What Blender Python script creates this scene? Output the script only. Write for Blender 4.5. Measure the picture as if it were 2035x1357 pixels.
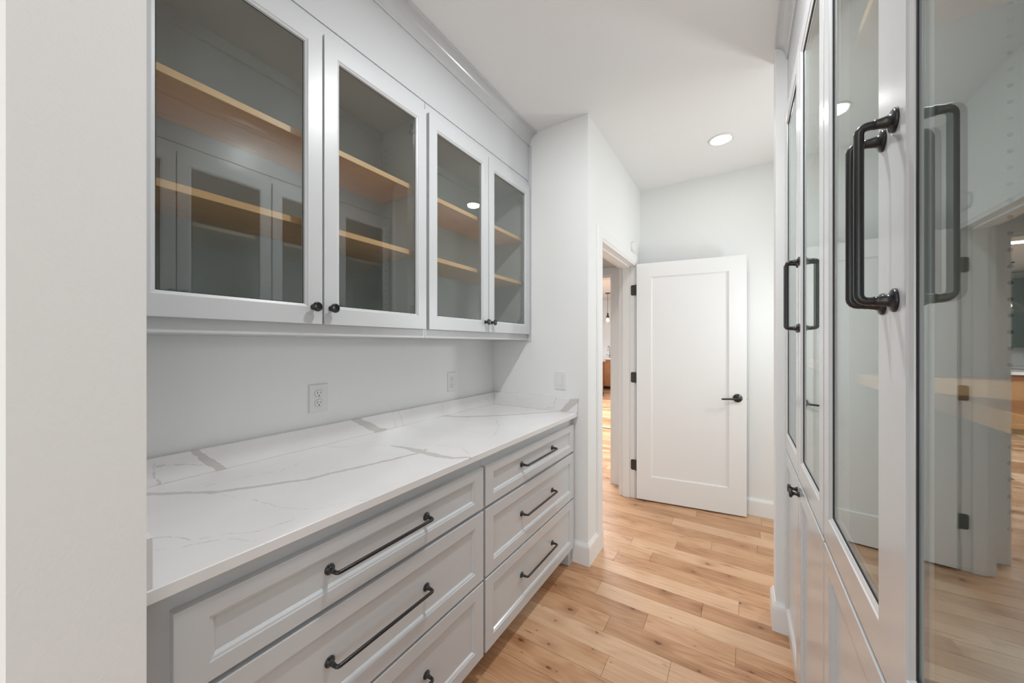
import bpy, bmesh, math, random
from mathutils import Vector, Matrix
random.seed(7)
S = bpy.context.scene
for o in list(bpy.data.objects): bpy.data.objects.remove(o)
C = S.collection
PI = math.pi

# ------------------------------------------------------------------ camera
cam = bpy.data.cameras.new('camera'); camo = bpy.data.objects.new('camera', cam); C.objects.link(camo)
cam.sensor_width = 36; cam.lens = 717.2/2035*36; cam.shift_y = 5.8/2035; cam.clip_start = .01
camo.location = (0, 0, 1.34); camo.rotation_euler = (PI/2, 0, math.radians(32.42))
S.camera = camo
# ------------------------------------------------------------------ world, colour
w = bpy.data.worlds.new('world'); S.world = w; w.use_nodes = True
w.node_tree.nodes['Background'].inputs[0].default_value = (.86, .93, 1, 1)
w.node_tree.nodes['Background'].inputs[1].default_value = 1.0
S.view_settings.view_transform = 'Standard'; S.view_settings.look = 'None'
S.view_settings.exposure = 0.3; S.view_settings.gamma = 1; S.view_settings.use_curve_mapping = False
# ------------------------------------------------------------------ lights
def area(name, loc, rot, sx, sy, power, col=(1, 1, 1), shape='RECTANGLE'):
    l = bpy.data.lights.new(name, 'AREA'); l.shape = shape; l.size = sx
    if shape in ('RECTANGLE', 'ELLIPSE'): l.size_y = sy
    l.energy = power; l.color = col
    o = bpy.data.objects.new(name, l); C.objects.link(o); o.location = loc; o.rotation_euler = rot
    return o
CANS = [(-.116, 2.847, .6), (-.33, 1.17, 12.5), (-.33, -1.2, 5)]
for x, y, p in CANS:
    area('can_lamp', (x, y, 2.722), (0, 0, 0), .11, .11, p, (.97, .985, 1), 'DISK')
area('ambient_fill_back_room', (-.3, -3.55, 1.35), (PI/2, 0, 0), 3.4, 1.9, 38, (.88, .96, 1))  # added ambient lamp behind the camera, set before an invented window
area('side_fill_back_room', (3.15, -2.1, 1.25), (0, PI/2, 0), 2.0, 2.2, 18, (.90, .97, 1))                  # added fill lamp that brightens the left alcove; no glazed door known there     
area('window_light_hall', (2.72, 2.95, 1.3), (0, PI/2, 0), 1.9, 1.1, 14, (.95, 1, .97))                  # glazed end of the hall
area('kitchen_ceiling_fill', (-3.3, 6.0, 2.70), (0, 0, 0), 2.5, 3.5, 210, (.93, .97, 1))  # added panel under the kitchen ceiling to brighten the room, not a window
FX = Vector((.76, 3.02, 1.62)); FD = Vector((-.80, -.58, -.12)).normalized()                                # studio light on its stand in the hall
fo = area('studio_light', FX+FD*.012, FD.to_track_quat('-Z', 'Y').to_euler(), .20, .20, 7.6, (.93, .98, 1), 'DISK')

# ------------------------------------------------------------------ materials
def newmat(name):
    m = bpy.data.materials.new(name); m.use_nodes = True
    return m, m.node_tree.nodes, m.node_tree.links, m.node_tree.nodes['Principled BSDF']
def lin(r, g, b):
    f = lambda c: (c/255/12.92) if c/255 <= .04045 else ((c/255+.055)/1.055)**2.4
    return (f(r), f(g), f(b), 1)
def paint(name, col, rough=.5, bump=.0, scale=300, spec=.5, coat=0):
    m, n, l, p = newmat(name)
    p.inputs['Base Color'].default_value = col; p.inputs['Roughness'].default_value = rough
    p.inputs['Specular IOR Level'].default_value = spec
    if coat: p.inputs['Coat Weight'].default_value = coat; p.inputs['Coat Roughness'].default_value = .12
    tc = n.new('ShaderNodeNewGeometry')
    t = n.new('ShaderNodeTexNoise'); t.inputs['Scale'].default_value = scale; t.inputs['Detail'].default_value = 2
    l.new(tc.outputs['Position'], t.inputs['Vector'])
    b = n.new('ShaderNodeBump'); b.inputs['Strength'].default_value = bump; b.inputs['Distance'].default_value = .002
    l.new(t.outputs['Fac'], b.inputs['Height']); l.new(b.outputs['Normal'], p.inputs['Normal'])
    return m
M = {}
M['wall'] = paint('wall_paint', (.85, .855, .845, 1), .6, .22, 180, .3)
M['ceil'] = paint('ceiling_paint', (.885, .89, .89, 1), .8, .15, 180, .2)
M['trim'] = paint('white_trim_paint', (.86, .86, .855, 1), .35, .03, 60)
M['door'] = paint('door_paint', (.85, .85, .845, 1), .38, .04, 60)
M['cab'] = paint('grey_cabinet_paint', (.625, .64, .655, 1), .34, .04, 90)
M['cab_gloss'] = paint('grey_cabinet_paint_lacquered', (.625, .64, .655, 1), .24, .03, 90, .5, .25)
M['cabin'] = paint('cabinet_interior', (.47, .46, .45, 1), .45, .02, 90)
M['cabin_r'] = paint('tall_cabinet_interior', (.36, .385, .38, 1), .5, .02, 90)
M['black'] = paint('black_metal', (.012, .012, .013, 1), .28, .02, 400, .6)
M['bronze'] = paint('dark_bronze', (.03, .025, .02, 1), .38, .02, 400, .6)
M['plastic'] = paint('white_plastic', (.80, .80, .79, 1), .3, .0, 50)
M['dark'] = paint('dark_gap', (.03, .03, .03, 1), .8, .0, 50)
M['teal'] = paint('teal_cabinet', (.035, .10, .11, 1), .4, .02, 50)
M['nickel'] = paint('nickel_metal', (.55, .54, .52, 1), .25, .0, 50); M['nickel'].node_tree.nodes['Principled BSDF'].inputs['Metallic'].default_value = 1
M['tile'] = paint('white_backsplash', (.85, .86, .88, 1), .15, .0, 50)

def glassmat(name, tint, ior=1.5):
    m = bpy.data.materials.new(name); m.use_nodes = True; n = m.node_tree.nodes; l = m.node_tree.links; n.clear()
    out = n.new('ShaderNodeOutputMaterial'); mx = n.new('ShaderNodeMixShader'); fr = n.new('ShaderNodeFresnel'); fr.inputs[0].default_value = ior
    t = n.new('ShaderNodeBsdfTransparent'); t.inputs[0].default_value = tint
    g = n.new('ShaderNodeBsdfGlossy'); g.inputs['Roughness'].default_value = 0.0; g.inputs[0].default_value = (.96, 1, .99, 1)
    # the back of each face would otherwise see an inverted IOR
    ge = n.new('ShaderNodeNewGeometry'); mm = n.new('ShaderNodeMapRange'); mm.inputs['From Min'].default_value = 0; mm.inputs['From Max'].default_value = 1
    mm.inputs['To Min'].default_value = ior; mm.inputs['To Max'].default_value = 1/ior
    l.new(ge.outputs['Backfacing'], mm.inputs['Value']); l.new(mm.outputs[0], fr.inputs[0])
    l.new(fr.outputs[0], mx.inputs[0]); l.new(t.outputs[0], mx.inputs[1]); l.new(g.outputs[0], mx.inputs[2]); l.new(mx.outputs[0], out.inputs[0])
    return m
M['glass'] = glassmat('cabinet_glass', (.90, .935, .93, 1), 1.68)
M['clear'] = glassmat('clear_glass', (.97, .98, .98, 1))

def emis(name, col, s):
    m, n, l, p = newmat(name); p.inputs['Emission Color'].default_value = col; p.inputs['Emission Strength'].default_value = s
    p.inputs['Base Color'].default_value = (.8, .8, .8, 1); return m
M['lens'] = emis('led_lens', (1, .96, .9, 1), 14)
M['globe'] = emis('opal_globe', (1, .98, .95, 1), 3)
M['daylight'] = emis('bright_window_view', (.9, 1, .95, 1), 1.6)
M['foliage'] = paint('green_hedge', (.10, .18, .06, 1), .7, .8, 30)

def mth(n, l, op, a, b=None, clamp=False):
    x = n.new('ShaderNodeMath'); x.operation = op; x.use_clamp = clamp
    for i, v in enumerate((a, b)):
        if v is None: continue
        if isinstance(v, (int, float)): x.inputs[i].default_value = v
        else: l.new(v, x.inputs[i])
    return x.outputs[0]
def ramp(n, l, fac, stops, interp='LINEAR'):
    r = n.new('ShaderNodeValToRGB'); e = r.color_ramp.elements; r.color_ramp.interpolation = interp
    e[0].position, e[0].color = stops[0]; e[1].position, e[1].color = stops[-1]
    for p, c in stops[1:-1]:
        q = e.new(p); q.color = c
    l.new(fac, r.inputs[0]); return r.outputs[0]

def woodmat(name, c_dark, c_mid, c_light, along='X', rough=.38, knots=True, per_object=True, var=.5, seams=False):
    """oak: grain runs along one axis; every plank object gets its own offset and tone"""
    m, n, l, p = newmat(name)
    g = n.new('ShaderNodeNewGeometry'); sep = n.new('ShaderNodeSeparateXYZ'); l.new(g.outputs['Position'], sep.inputs[0])
    a, b = ('X', 'Y') if along == 'X' else ('Y', 'X')
    info = n.new('ShaderNodeObjectInfo'); rnd = info.outputs['Random']
    if seams:                                    # far floor: the plank rows live in the material
        row = mth(n, l, 'FLOOR', mth(n, l, 'DIVIDE', sep.outputs['Y'], .1145))
        wn = n.new('ShaderNodeTexWhiteNoise'); wn.noise_dimensions = '1D'; l.new(row, wn.inputs['W'])
        col_i = mth(n, l, 'FLOOR', mth(n, l, 'ADD', mth(n, l, 'DIVIDE', sep.outputs['X'], .85), mth(n, l, 'MULTIPLY', wn.outputs['Value'], 7)))
        wn2 = n.new('ShaderNodeTexWhiteNoise'); wn2.noise_dimensions = '2D'
        cx = n.new('ShaderNodeCombineXYZ'); l.new(row, cx.inputs[0]); l.new(col_i, cx.inputs[1]); l.new(cx.outputs[0], wn2.inputs['Vector'])
        rnd = wn2.outputs['Value']
    off = mth(n, l, 'MULTIPLY', rnd, 37.0)
    def coords(sa, sb):
        c = n.new('ShaderNodeCombineXYZ')
        l.new(mth(n, l, 'ADD', mth(n, l, 'MULTIPLY', sep.outputs[a], sa), off), c.inputs[0])
        l.new(mth(n, l, 'ADD', mth(n, l, 'MULTIPLY', sep.outputs[b], sb), off), c.inputs[1])
        l.new(mth(n, l, 'ADD', mth(n, l, 'MULTIPLY', sep.outputs['Z'], sb), off), c.inputs[2])
        return c.outputs[0]
    # wandering coordinate so that the grain bends
    w1 = n.new('ShaderNodeTexNoise'); w1.inputs['Scale'].default_value = 1; w1.inputs['Detail'].default_value = 3; l.new(coords(2.2, 6), w1.inputs['Vector'])
    t1 = n.new('ShaderNodeTexNoise'); t1.inputs['Scale'].default_value = 1; t1.inputs['Detail'].default_value = 6; t1.inputs['Roughness'].default_value = .62
    t1.inputs['Distortion'].default_value = .6
    l.new(coords(3.0, 85), t1.inputs['Vector'])
    t2 = n.new('ShaderNodeTexNoise'); t2.inputs['Scale'].default_value = 1; t2.inputs['Detail'].default_value = 4; l.new(coords(14, 420), t2.inputs['Vector'])
    cn = n.new('ShaderNodeTexNoise'); cn.inputs['Scale'].default_value = 1; cn.inputs['Detail'].default_value = 1.5; cn.inputs['Distortion'].default_value = .3
    l.new(coords(1.1, 6.5), cn.inputs['Vector'])
    ring = mth(n, l, 'ADD', mth(n, l, 'MULTIPLY', mth(n, l, 'SINE', mth(n, l, 'MULTIPLY', cn.outputs['Fac'], 95.0)), .5), .5)
    amp = n.new('ShaderNodeTexNoise'); amp.inputs['Scale'].default_value = 1; l.new(coords(2.5, 9), amp.inputs['Vector'])
    ring = mth(n, l, 'MULTIPLY', mth(n, l, 'POWER', ring, 1.6), mth(n, l, 'MULTIPLY', mth(n, l, 'SUBTRACT', amp.outputs['Fac'], .3, True), 2.2))
    f = mth(n, l, 'SUBTRACT', mth(n, l, 'MULTIPLY', t1.outputs['Fac'], .45), mth(n, l, 'MULTIPLY', ring, .13))
    f = mth(n, l, 'ADD', f, .12)
    f = mth(n, l, 'ADD', f, mth(n, l, 'MULTIPLY', t2.outputs['Fac'], .16))
    f = mth(n, l, 'ADD', f, mth(n, l, 'MULTIPLY', w1.outputs['Fac'], .40))
    f = mth(n, l, 'ADD', f, mth(n, l, 'MULTIPLY', mth(n, l, 'SUBTRACT', rnd, .5), var))
    col = ramp(n, l, f, [(.25, c_dark), (.52, c_mid), (.85, c_light)])
    if knots:
        v = n.new('ShaderNodeTexVoronoi'); v.voronoi_dimensions = '2D'; v.inputs['Scale'].default_value = 1; l.new(coords(5.2, 8.7), v.inputs['Vector'])
        wn3 = n.new('ShaderNodeTexNoise'); wn3.inputs['Scale'].default_value = 60; wn3.inputs['Detail'].default_value = 3; l.new(g.outputs['Position'], wn3.inputs['Vector'])
        d = mth(n, l, 'ADD', v.outputs['Distance'], mth(n, l, 'MULTIPLY', wn3.outputs['Fac'], .13))
        sc = n.new('ShaderNodeSeparateColor'); l.new(v.outputs['Color'], sc.inputs[0])
        size = mth(n, l, 'MULTIPLY', mth(n, l, 'SUBTRACT', sc.outputs[0], .66, True), .24)
        k = mth(n, l, 'SUBTRACT', 1.0, mth(n, l, 'DIVIDE', mth(n, l, 'SUBTRACT', d, mth(n, l, 'ADD', size, .04)), .05), True)
        core = mth(n, l, 'MULTIPLY', mth(n, l, 'MULTIPLY', k, .8), mth(n, l, 'GREATER_THAN', sc.outputs[0], .62))
        mx = n.new('ShaderNodeMix'); mx.data_type = 'RGBA'; l.new(core, mx.inputs['Factor']); l.new(col, mx.inputs['A']); mx.inputs['B'].default_value = (.13, .065, .035, 1)
        halo = mth(n, l, 'SUBTRACT', 1.0, mth(n, l, 'DIVIDE', mth(n, l, 'SUBTRACT', d, size), .42), True)
        mx2 = n.new('ShaderNodeMix'); mx2.data_type = 'RGBA'; mx2.blend_type = 'MULTIPLY'
        l.new(mth(n, l, 'MULTIPLY', halo, mth(n, l, 'MULTIPLY', mth(n, l, 'POWER', sc.outputs[0], 2.0), .85)), mx2.inputs['Factor']); l.new(mx.outputs['Result'], mx2.inputs['A']); mx2.inputs['B'].default_value = (.62, .45, .33, 1)
        col = mx2.outputs['Result']
        # small pin knots
        v2 = n.new('ShaderNodeTexVoronoi'); v2.voronoi_dimensions = '2D'; v2.inputs['Scale'].default_value = 1; l.new(coords(9, 19), v2.inputs['Vector'])
        s2 = n.new('ShaderNodeSeparateColor'); l.new(v2.outputs['Color'], s2.inputs[0])
        k2 = mth(n, l, 'MULTIPLY', mth(n, l, 'SUBTRACT', 1.0, mth(n, l, 'DIVIDE', v2.outputs['Distance'], .085), True), mth(n, l, 'GREATER_THAN', s2.outputs[1], .91))
        mx4 = n.new('ShaderNodeMix'); mx4.data_type = 'RGBA'; l.new(mth(n, l, 'MULTIPLY', k2, .9), mx4.inputs['Factor']); l.new(col, mx4.inputs['A']); mx4.inputs['B'].default_value = (.11, .05, .025, 1)
        col = mx4.outputs['Result']
        # dark mineral streaks
        st = n.new('ShaderNodeTexNoise'); st.inputs['Scale'].default_value = 1; st.inputs['Detail'].default_value = 5; st.inputs['Distortion'].default_value = .8
        l.new(coords(4.5, 60), st.inputs['Vector'])
        sm = mth(n, l, 'MULTIPLY', mth(n, l, 'SUBTRACT', st.outputs['Fac'], .635, True), 9, True)
        mx3 = n.new('ShaderNodeMix'); mx3.data_type = 'RGBA'; mx3.blend_type = 'MULTIPLY'; l.new(sm, mx3.inputs['Factor']); l.new(col, mx3.inputs['A']); mx3.inputs['B'].default_value = (.45, .30, .2, 1)
        col = mx3.outputs['Result']
    l.new(col, p.inputs['Base Color'])
    p.inputs['Roughness'].default_value = rough
    bp = n.new('ShaderNodeBump'); bp.inputs['Strength'].default_value = .12; bp.inputs['Distance'].default_value = .001
    l.new(t2.outputs['Fac'], bp.inputs['Height']); l.new(bp.outputs['Normal'], p.inputs['Normal'])
    return m
FL = dict(c_dark=lin(160, 112, 76), c_mid=lin(203, 156, 117), c_light=lin(229, 192, 158))
M['plank'] = woodmat('oak_plank', rough=.36, var=.38, **FL)
M['farfloor'] = woodmat('oak_floor_far', rough=.36, var=.55, seams=True, **FL)
M['oak'] = woodmat('oak_shelf', lin(206, 152, 102), lin(230, 176, 124), lin(242, 194, 144), along='Y', rough=.42, knots=False, var=.12)
M['island'] = woodmat('brown_wood', lin(120, 78, 48), lin(150, 100, 62), lin(175, 122, 80), along='Y', rough=.45, knots=False, var=.2)

def quartz(kind):
    m, n, l, p = newmat('white_quartz_'+kind)
    g = n.new('ShaderNodeNewGeometry')
    def warp(scale, amp, det):
        t = n.new('ShaderNodeTexNoise'); t.inputs['Scale'].default_value = scale; t.inputs['Detail'].default_value = det
        l.new(g.outputs['Position'], t.inputs['Vector'])
        s = n.new('ShaderNodeVectorMath'); s.operation = 'SUBTRACT'; l.new(t.outputs['Color'], s.inputs[0]); s.inputs[1].default_value = (.5, .5, .5)
        k = n.new('ShaderNodeVectorMath'); k.operation = 'SCALE'; l.new(s.outputs[0], k.inputs[0]); k.inputs['Scale'].default_value = amp
        return k.outputs[0]
    a1 = n.new('ShaderNodeVectorMath'); a1.operation = 'ADD'; l.new(g.outputs['Position'], a1.inputs[0]); l.new(warp(26, .022, 3), a1.inputs[1])
    a2 = n.new('ShaderNodeVectorMath'); a2.operation = 'ADD'; l.new(a1.outputs[0], a2.inputs[0]); l.new(warp(150, .006, 2), a2.inputs[1])
    P = a2.outputs[0]
    T = .921
    top = lambda pts: [(x, y, T) for x, y in pts]
    sp = lambda pts: [(-1.465, y, z) for y, z in pts]
    en = lambda pts: [(x, 2.075, z) for x, z in pts]
    wide = [ # polyline, half widths at the ends
      (top([(-1.46, .26), (-1.351, .344), (-1.259, .416), (-1.199, .505), (-1.136, .611), (-1.12, .694), (-1.071, .88), (-1.054, .979), (-1.06, 1.03)]), .009, .006),
      (top([(-1.215, .995), (-1.13, 1.004), (-1.071, 1.0)]), .004, .019), (top([(-1.071, 1.0), (-.956, .995), (-.9, 1.008), (-.845, 1.05)]), .018, .005),
      (top([(-1.473, 1.573), (-1.35, 1.617), (-1.17, 1.79), (-1.003, 2.013), (-.941, 2.086)]), .016, .006),
      (sp([(.425, 1.01), (.451, .975), (.47, .951), (.505, .915)]), .010, .009), (sp([(.97, 1.02), (1.059, .962), (1.15, .91)]), .012, .016),
      (en([(-.854, 1.01), (-.895, .965), (-.94, .92)]), .024, .014)]
    thin = [
      top([(-1.476, .84), (-1.386, .858), (-1.318, .94), (-1.193, 1.01), (-1.134, 1.077), (-1.037, 1.109), (-.957, 1.122), (-.88, 1.081)]),
      top([(-1.224, .411), (-1.133, .443), (-1.01, .464), (-.951, .483), (-.901, .52), (-.889, .566), (-.843, .627)]),
      top([(-1.339, .415), (-1.318, .547), (-1.285, .599), (-1.317, .679)]),
      top([(-1.02, .22), (-.978, .258), (-.955, .304), (-.933, .326), (-.884, .353), (-.84, .37)]),
      top([(-1.10, .22), (-1.051, .263), (-.99, .289), (-.961, .333), (-.92, .367), (-.90, .45)]),
      top([(-1.286, 1.667), (-1.225, 1.682), (-1.136, 1.625), (-1.052, 1.536), (-.965, 1.368), (-.955, 1.3)]),
      sp([(.300, .998), (.336, .977), (.353, .976), (.392, .967), (.455, .953)]), sp([(.333, .986), (.335, .956), (.346, .915)]),
      sp([(1.199, 1.01), (1.222, .915)]), sp([(1.234, 1.01), (1.27, .915)]), sp([(1.551, 1.01), (1.56, .915)]), sp([(1.917, 1.01), (1.987, .968), (2.062, .925)]),
      en([(-.98, 1.01), (-.999, .976), (-1.006, .935)]), en([(-1.049, .931), (-1.005, .933), (-.955, .938)])]
    pick = {'top': lambda q: q[0][2] == T, 'splash': lambda q: q[0][0] == -1.465 and q[0][2] != T, 'end': lambda q: q[0][1] == 2.075}[kind]
    wide = [q for q in wide if pick(q[0])]; thin = [q for q in thin if pick(q)]
    def seg(A, B, w0, w1):
        A = Vector(A); B = Vector(B); D = B-A
        s = n.new('ShaderNodeVectorMath'); s.operation = 'SUBTRACT'; l.new(P, s.inputs[0]); s.inputs[1].default_value = A
        d = n.new('ShaderNodeVectorMath'); d.operation = 'DOT_PRODUCT'; l.new(s.outputs[0], d.inputs[0]); d.inputs[1].default_value = D/D.length_squared
        t = mth(n, l, 'ADD', d.outputs['Value'], 0.0, True)
        k = n.new('ShaderNodeVectorMath'); k.operation = 'SCALE'; k.inputs[0].default_value = D; l.new(t, k.inputs['Scale'])
        e = n.new('ShaderNodeVectorMath'); e.operation = 'DISTANCE'; l.new(s.outputs[0], e.inputs[0]); l.new(k.outputs[0], e.inputs[1])
        return mth(n, l, 'SUBTRACT', e.outputs['Value'], mth(n, l, 'ADD', mth(n, l, 'MULTIPLY', t, w1-w0), w0))
    def field(polys):
        acc = None
        for pts, w0, w1 in polys:
            k = len(pts)-1
            for i in range(k):
                v = seg(pts[i], pts[i+1], w0+(w1-w0)*i/k, w0+(w1-w0)*(i+1)/k)
                acc = v if acc is None else mth(n, l, 'MINIMUM', acc, v)
        return acc
    fw = field(wide); ft = field([(p_, .0008, .0006) for p_ in thin])
    body = mth(n, l, 'SUBTRACT', 1.0, mth(n, l, 'DIVIDE', fw, .0022), True)
    edge = mth(n, l, 'SUBTRACT', 1.0, mth(n, l, 'DIVIDE', mth(n, l, 'ABSOLUTE', fw), .0016), True)
    hair = mth(n, l, 'SUBTRACT', 1.0, mth(n, l, 'DIVIDE', ft, .0024), True)
    cl = n.new('ShaderNodeTexNoise'); cl.inputs['Scale'].default_value = 5; l.new(g.outputs['Position'], cl.inputs['Vector'])
    base = ramp(n, l, cl.outputs['Fac'], [(.3, (.83, .815, .81, 1)), (.7, (.87, .86, .855, 1))])
    fade = n.new('ShaderNodeTexNoise'); fade.inputs['Scale'].default_value = 9; l.new(g.outputs['Position'], fade.inputs['Vector'])
    fd = mth(n, l, 'MULTIPLY', mth(n, l, 'SUBTRACT', fade.outputs['Fac'], .25), 1.6, True)
    def mix(f, a, b):
        x = n.new('ShaderNodeMix'); x.data_type = 'RGBA'; l.new(f, x.inputs['Factor']); l.new(a, x.inputs['A']); x.inputs['B'].default_value = b; return x.outputs['Result']
    c = mix(mth(n, l, 'MULTIPLY', body, .62), base, (.50, .455, .42, 1))
    c = mix(mth(n, l, 'MULTIPLY', edge, mth(n, l, 'MULTIPLY', fd, .4)), c, (.36, .30, .25, 1))
    c = mix(mth(n, l, 'MULTIPLY', hair, mth(n, l, 'MULTIPLY', fd, .8)), c, (.40, .35, .30, 1))
    l.new(c, p.inputs['Base Color']); p.inputs['Roughness'].default_value = .22
    return m
M['quartz'] = quartz('top'); M['quartz_s'] = quartz('splash'); M['quartz_e'] = quartz('end')

# ------------------------------------------------------------------ mesh helpers (all meshes are written in world coordinates)
def box(bm, x0, x1, y0, y1, z0, z1, ch=0):
    vs = [bm.verts.new((x, y, z)) for x in (x0, x1) for y in (y0, y1) for z in (z0, z1)]
    fs = [bm.faces.new([vs[i] for i in q]) for q in ((0, 1, 3, 2), (4, 6, 7, 5), (0, 4, 5, 1), (2, 3, 7, 6), (0, 2, 6, 4), (1, 5, 7, 3))]
    if ch:
        es = list({e for f in fs for e in f.edges})
        bmesh.ops.bevel(bm, geom=es, offset=ch, segments=1, affect='EDGES')
    return bm
def B(*a, ch=0): return box(bmesh.new(), *a, ch=ch)
def BB(*boxes, ch=0):
    bm = bmesh.new()
    for b in boxes:
        t = box(bmesh.new(), *b, ch=ch); me = bpy.data.meshes.new('t'); t.to_mesh(me); t.free(); bm.from_mesh(me); bpy.data.meshes.remove(me)
    return bm
def worldloc(o):
    v = Vector(o.location); p = o.parent
    while p: v += p.location; p = p.parent
    return v
def obj(name, bm, mat, parent=None, smooth=False, **props):
    me = bpy.data.meshes.new(name)
    bmesh.ops.recalc_face_normals(bm, faces=bm.faces[:])
    if parent is not None: off = worldloc(parent); loc = Vector((0, 0, 0))
    else:
        xs = [v.co for v in bm.verts]
        off = Vector((sum((min(c[i] for c in xs), max(c[i] for c in xs)))/2 for i in range(2))); off = Vector((off[0], off[1], min(c[2] for c in xs))); loc = off
    for v in bm.verts: v.co -= off
    bm.to_mesh(me); bm.free()
    for f in me.polygons: f.use_smooth = smooth
    me.materials.append(mat if not isinstance(mat, str) else M[mat])
    o = bpy.data.objects.new(name, me); C.objects.link(o); o.location = loc; o.parent = parent
    for k, v in props.items(): o[k] = v
    return o
def empty(name, loc, **props):
    o = bpy.data.objects.new(name, None); C.objects.link(o); o.location = loc; o.empty_display_size = .1
    for k, v in props.items(): o[k] = v
    return o
def struct(name, bm, mat, parent=None, **k): return obj(name, bm, mat, parent, kind='structure', **k)

def mapL(X0):    # faces +X : u -> +Y, v -> Z, n -> +X
    return lambda u, v, n: (X0+n, u, v)
def mapR(X0):    # faces -X
    return lambda u, v, n: (X0-n, u, v)
def rings(mp, u0, u1, v0, v1, prof, closed_back=True, cap=True):
    """nested rectangular rings; prof = [(inset_u, inset_v, n)]; cap closes the last ring (panel), else it is a frame whose last ring joins the first"""
    bm = bmesh.new(); R = []
    for iu, iv, n in prof:
        R.append([bm.verts.new(mp(u, v, n)) for u, v in ((u0+iu, v0+iv), (u1-iu, v0+iv), (u1-iu, v1-iv), (u0+iu, v1-iv))])
    for a, b in zip(R, R[1:]):
        for i in range(4): bm.faces.new((a[i], a[(i+1) % 4], b[(i+1) % 4], b[i]))
    if cap:
        bm.faces.new(R[-1]); bm.faces.new(list(reversed(R[0])))
    else:
        a, b = R[-1], R[0]
        for i in range(4): bm.faces.new((a[i], a[(i+1) % 4], b[(i+1) % 4], b[i]))
    return bm
T = .020
def shaker(mp, u0, u1, v0, v1, fu, fv):
    c = .0012
    return rings(mp, u0, u1, v0, v1, [(0, 0, 0), (0, 0, T-c), (c, c, T), (fu, fv, T), (fu+.002, fv+.002, T-.002), (fu+.007, fv+.007, T-.0035),
                                      (fu+.011, fv+.011, T-.008), (fu+.012, fv+.012, T-.010)])
def glassframe(mp, u0, u1, v0, v1, fu, fv, fv2=None):
    c = .0012
    return rings(mp, u0, u1, v0, v1, [(0, 0, 0), (0, 0, T-c), (c, c, T), (fu, fv, T), (fu+.002, fv+.002, T-.002), (fu+.008, fv+.008, T-.0045),
                                      (fu+.010, fv+.010, T-.010), (fu+.010, fv+.010, 0)], cap=False)
def gasket(mp, u0, u1, v0, v1, w_=.0035, g=.0078):
    return rings(mp, u0, u1, v0, v1, [(0, 0, g), (0, 0, g+.0015), (w_, w_, g+.0015), (w_, w_, g)], cap=False)
def lathe(prof, n=20):
    """prof [(r, h)] about local Z"""
    bm = bmesh.new(); R = []
    for r, h in prof:
        R.append([bm.verts.new((r*math.cos(2*PI*i/n), r*math.sin(2*PI*i/n), h)) for i in range(n)] if r > 1e-6 else [bm.verts.new((0, 0, h))])
    for a, b in zip(R, R[1:]):
        for i in range(n):
            q = [a[i % len(a)], a[(i+1) % len(a)], b[(i+1) % len(b)], b[i % len(b)]]
            q = [v for k, v in enumerate(q) if v not in q[:k]]
            if len(q) > 2: bm.faces.new(q)
    if len(R[0]) > 1: bm.faces.new(R[0])
    if len(R[-1]) > 1: bm.faces.new(R[-1])
    return bm
def xf(bm, loc, axis):
    """turn local Z to axis and move to loc"""
    q = Vector((0, 0, 1)).rotation_difference(Vector(axis)).to_matrix().to_4x4()
    bmesh.ops.transform(bm, matrix=Matrix.Translation(loc) @ q, verts=bm.verts[:]); return bm
def merge(*bms):
    out = bmesh.new()
    for b in bms:
        me = bpy.data.meshes.new('t'); b.to_mesh(me); b.free(); out.from_mesh(me); bpy.data.meshes.remove(me)
    return out
def tube(pts, r, n=12, cap=True):
    pts = [Vector(p) for p in pts]; bm = bmesh.new(); R = []; up = None
    for i, p in enumerate(pts):
        t = ((pts[min(i+1, len(pts)-1)]-p).normalized() + (p-pts[max(i-1, 0)]).normalized()).normalized()
        if up is None: up = t.orthogonal().normalized()
        up = (up - t*up.dot(t)).normalized(); s = t.cross(up); rr = r[i] if isinstance(r, (list, tuple)) else r
        R.append([bm.verts.new(p + rr*(math.cos(2*PI*k/n)*up + math.sin(2*PI*k/n)*s)) for k in range(n)])
    for a, b in zip(R, R[1:]):
        for i in range(n): bm.faces.new((a[i], a[(i+1) % n], b[(i+1) % n], b[i]))
    if cap: bm.faces.new(R[0]); bm.faces.new(R[-1])
    return bm
def pull(mp, a, b, r=.0050, so=.034, rose=.0135, horizontal=True, fixed=0):
    """bar pull between a and b (along u or v) with round flared roses"""
    P = (lambda s, n: mp(s, fixed, n)) if horizontal else (lambda s, n: mp(fixed, s, n))
    e = .009; pts = []
    pts.append(P(a, 0))
    pts.append(P(a, so-e))
    for k in range(1, 5):
        t = k/4*PI/2; pts.append(P(a+e-e*math.cos(t), so-e+e*math.sin(t)))
    for k in range(0, 5):
        t = PI/2-k/4*PI/2; pts.append(P(b-e+e*math.cos(t), so-e+e*math.sin(t)))
    pts.append(P(b, 0))
    bms = [tube(pts, r, 12)]
    ax = Vector(mp(0, 0, 1))-Vector(mp(0, 0, 0))
    for s in (a, b):
        bms.append(xf(lathe([(rose, 0), (rose, .0025), (rose*.86, .0042), (rose*.58, .0052), (r*1.35, .009), (r*1.12, .016), (r*1.12, .02)], 20), P(s, 0), ax))
    return merge(*bms)
def knob(mp, u, v, R=.0158, L=.030):
    ax = Vector(mp(0, 0, 1))-Vector(mp(0, 0, 0))
    return xf(lathe([(R*.62, 0), (R*.60, .003), (R*.40, .007), (R*.34, .013), (R*.5, .0175), (R*.95, .0205), (R, .023), (R*.97, .0265), (R*.8, .0285), (R*.72, .0278), (0, .0278)], 24), mp(u, v, 0), ax)

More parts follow.
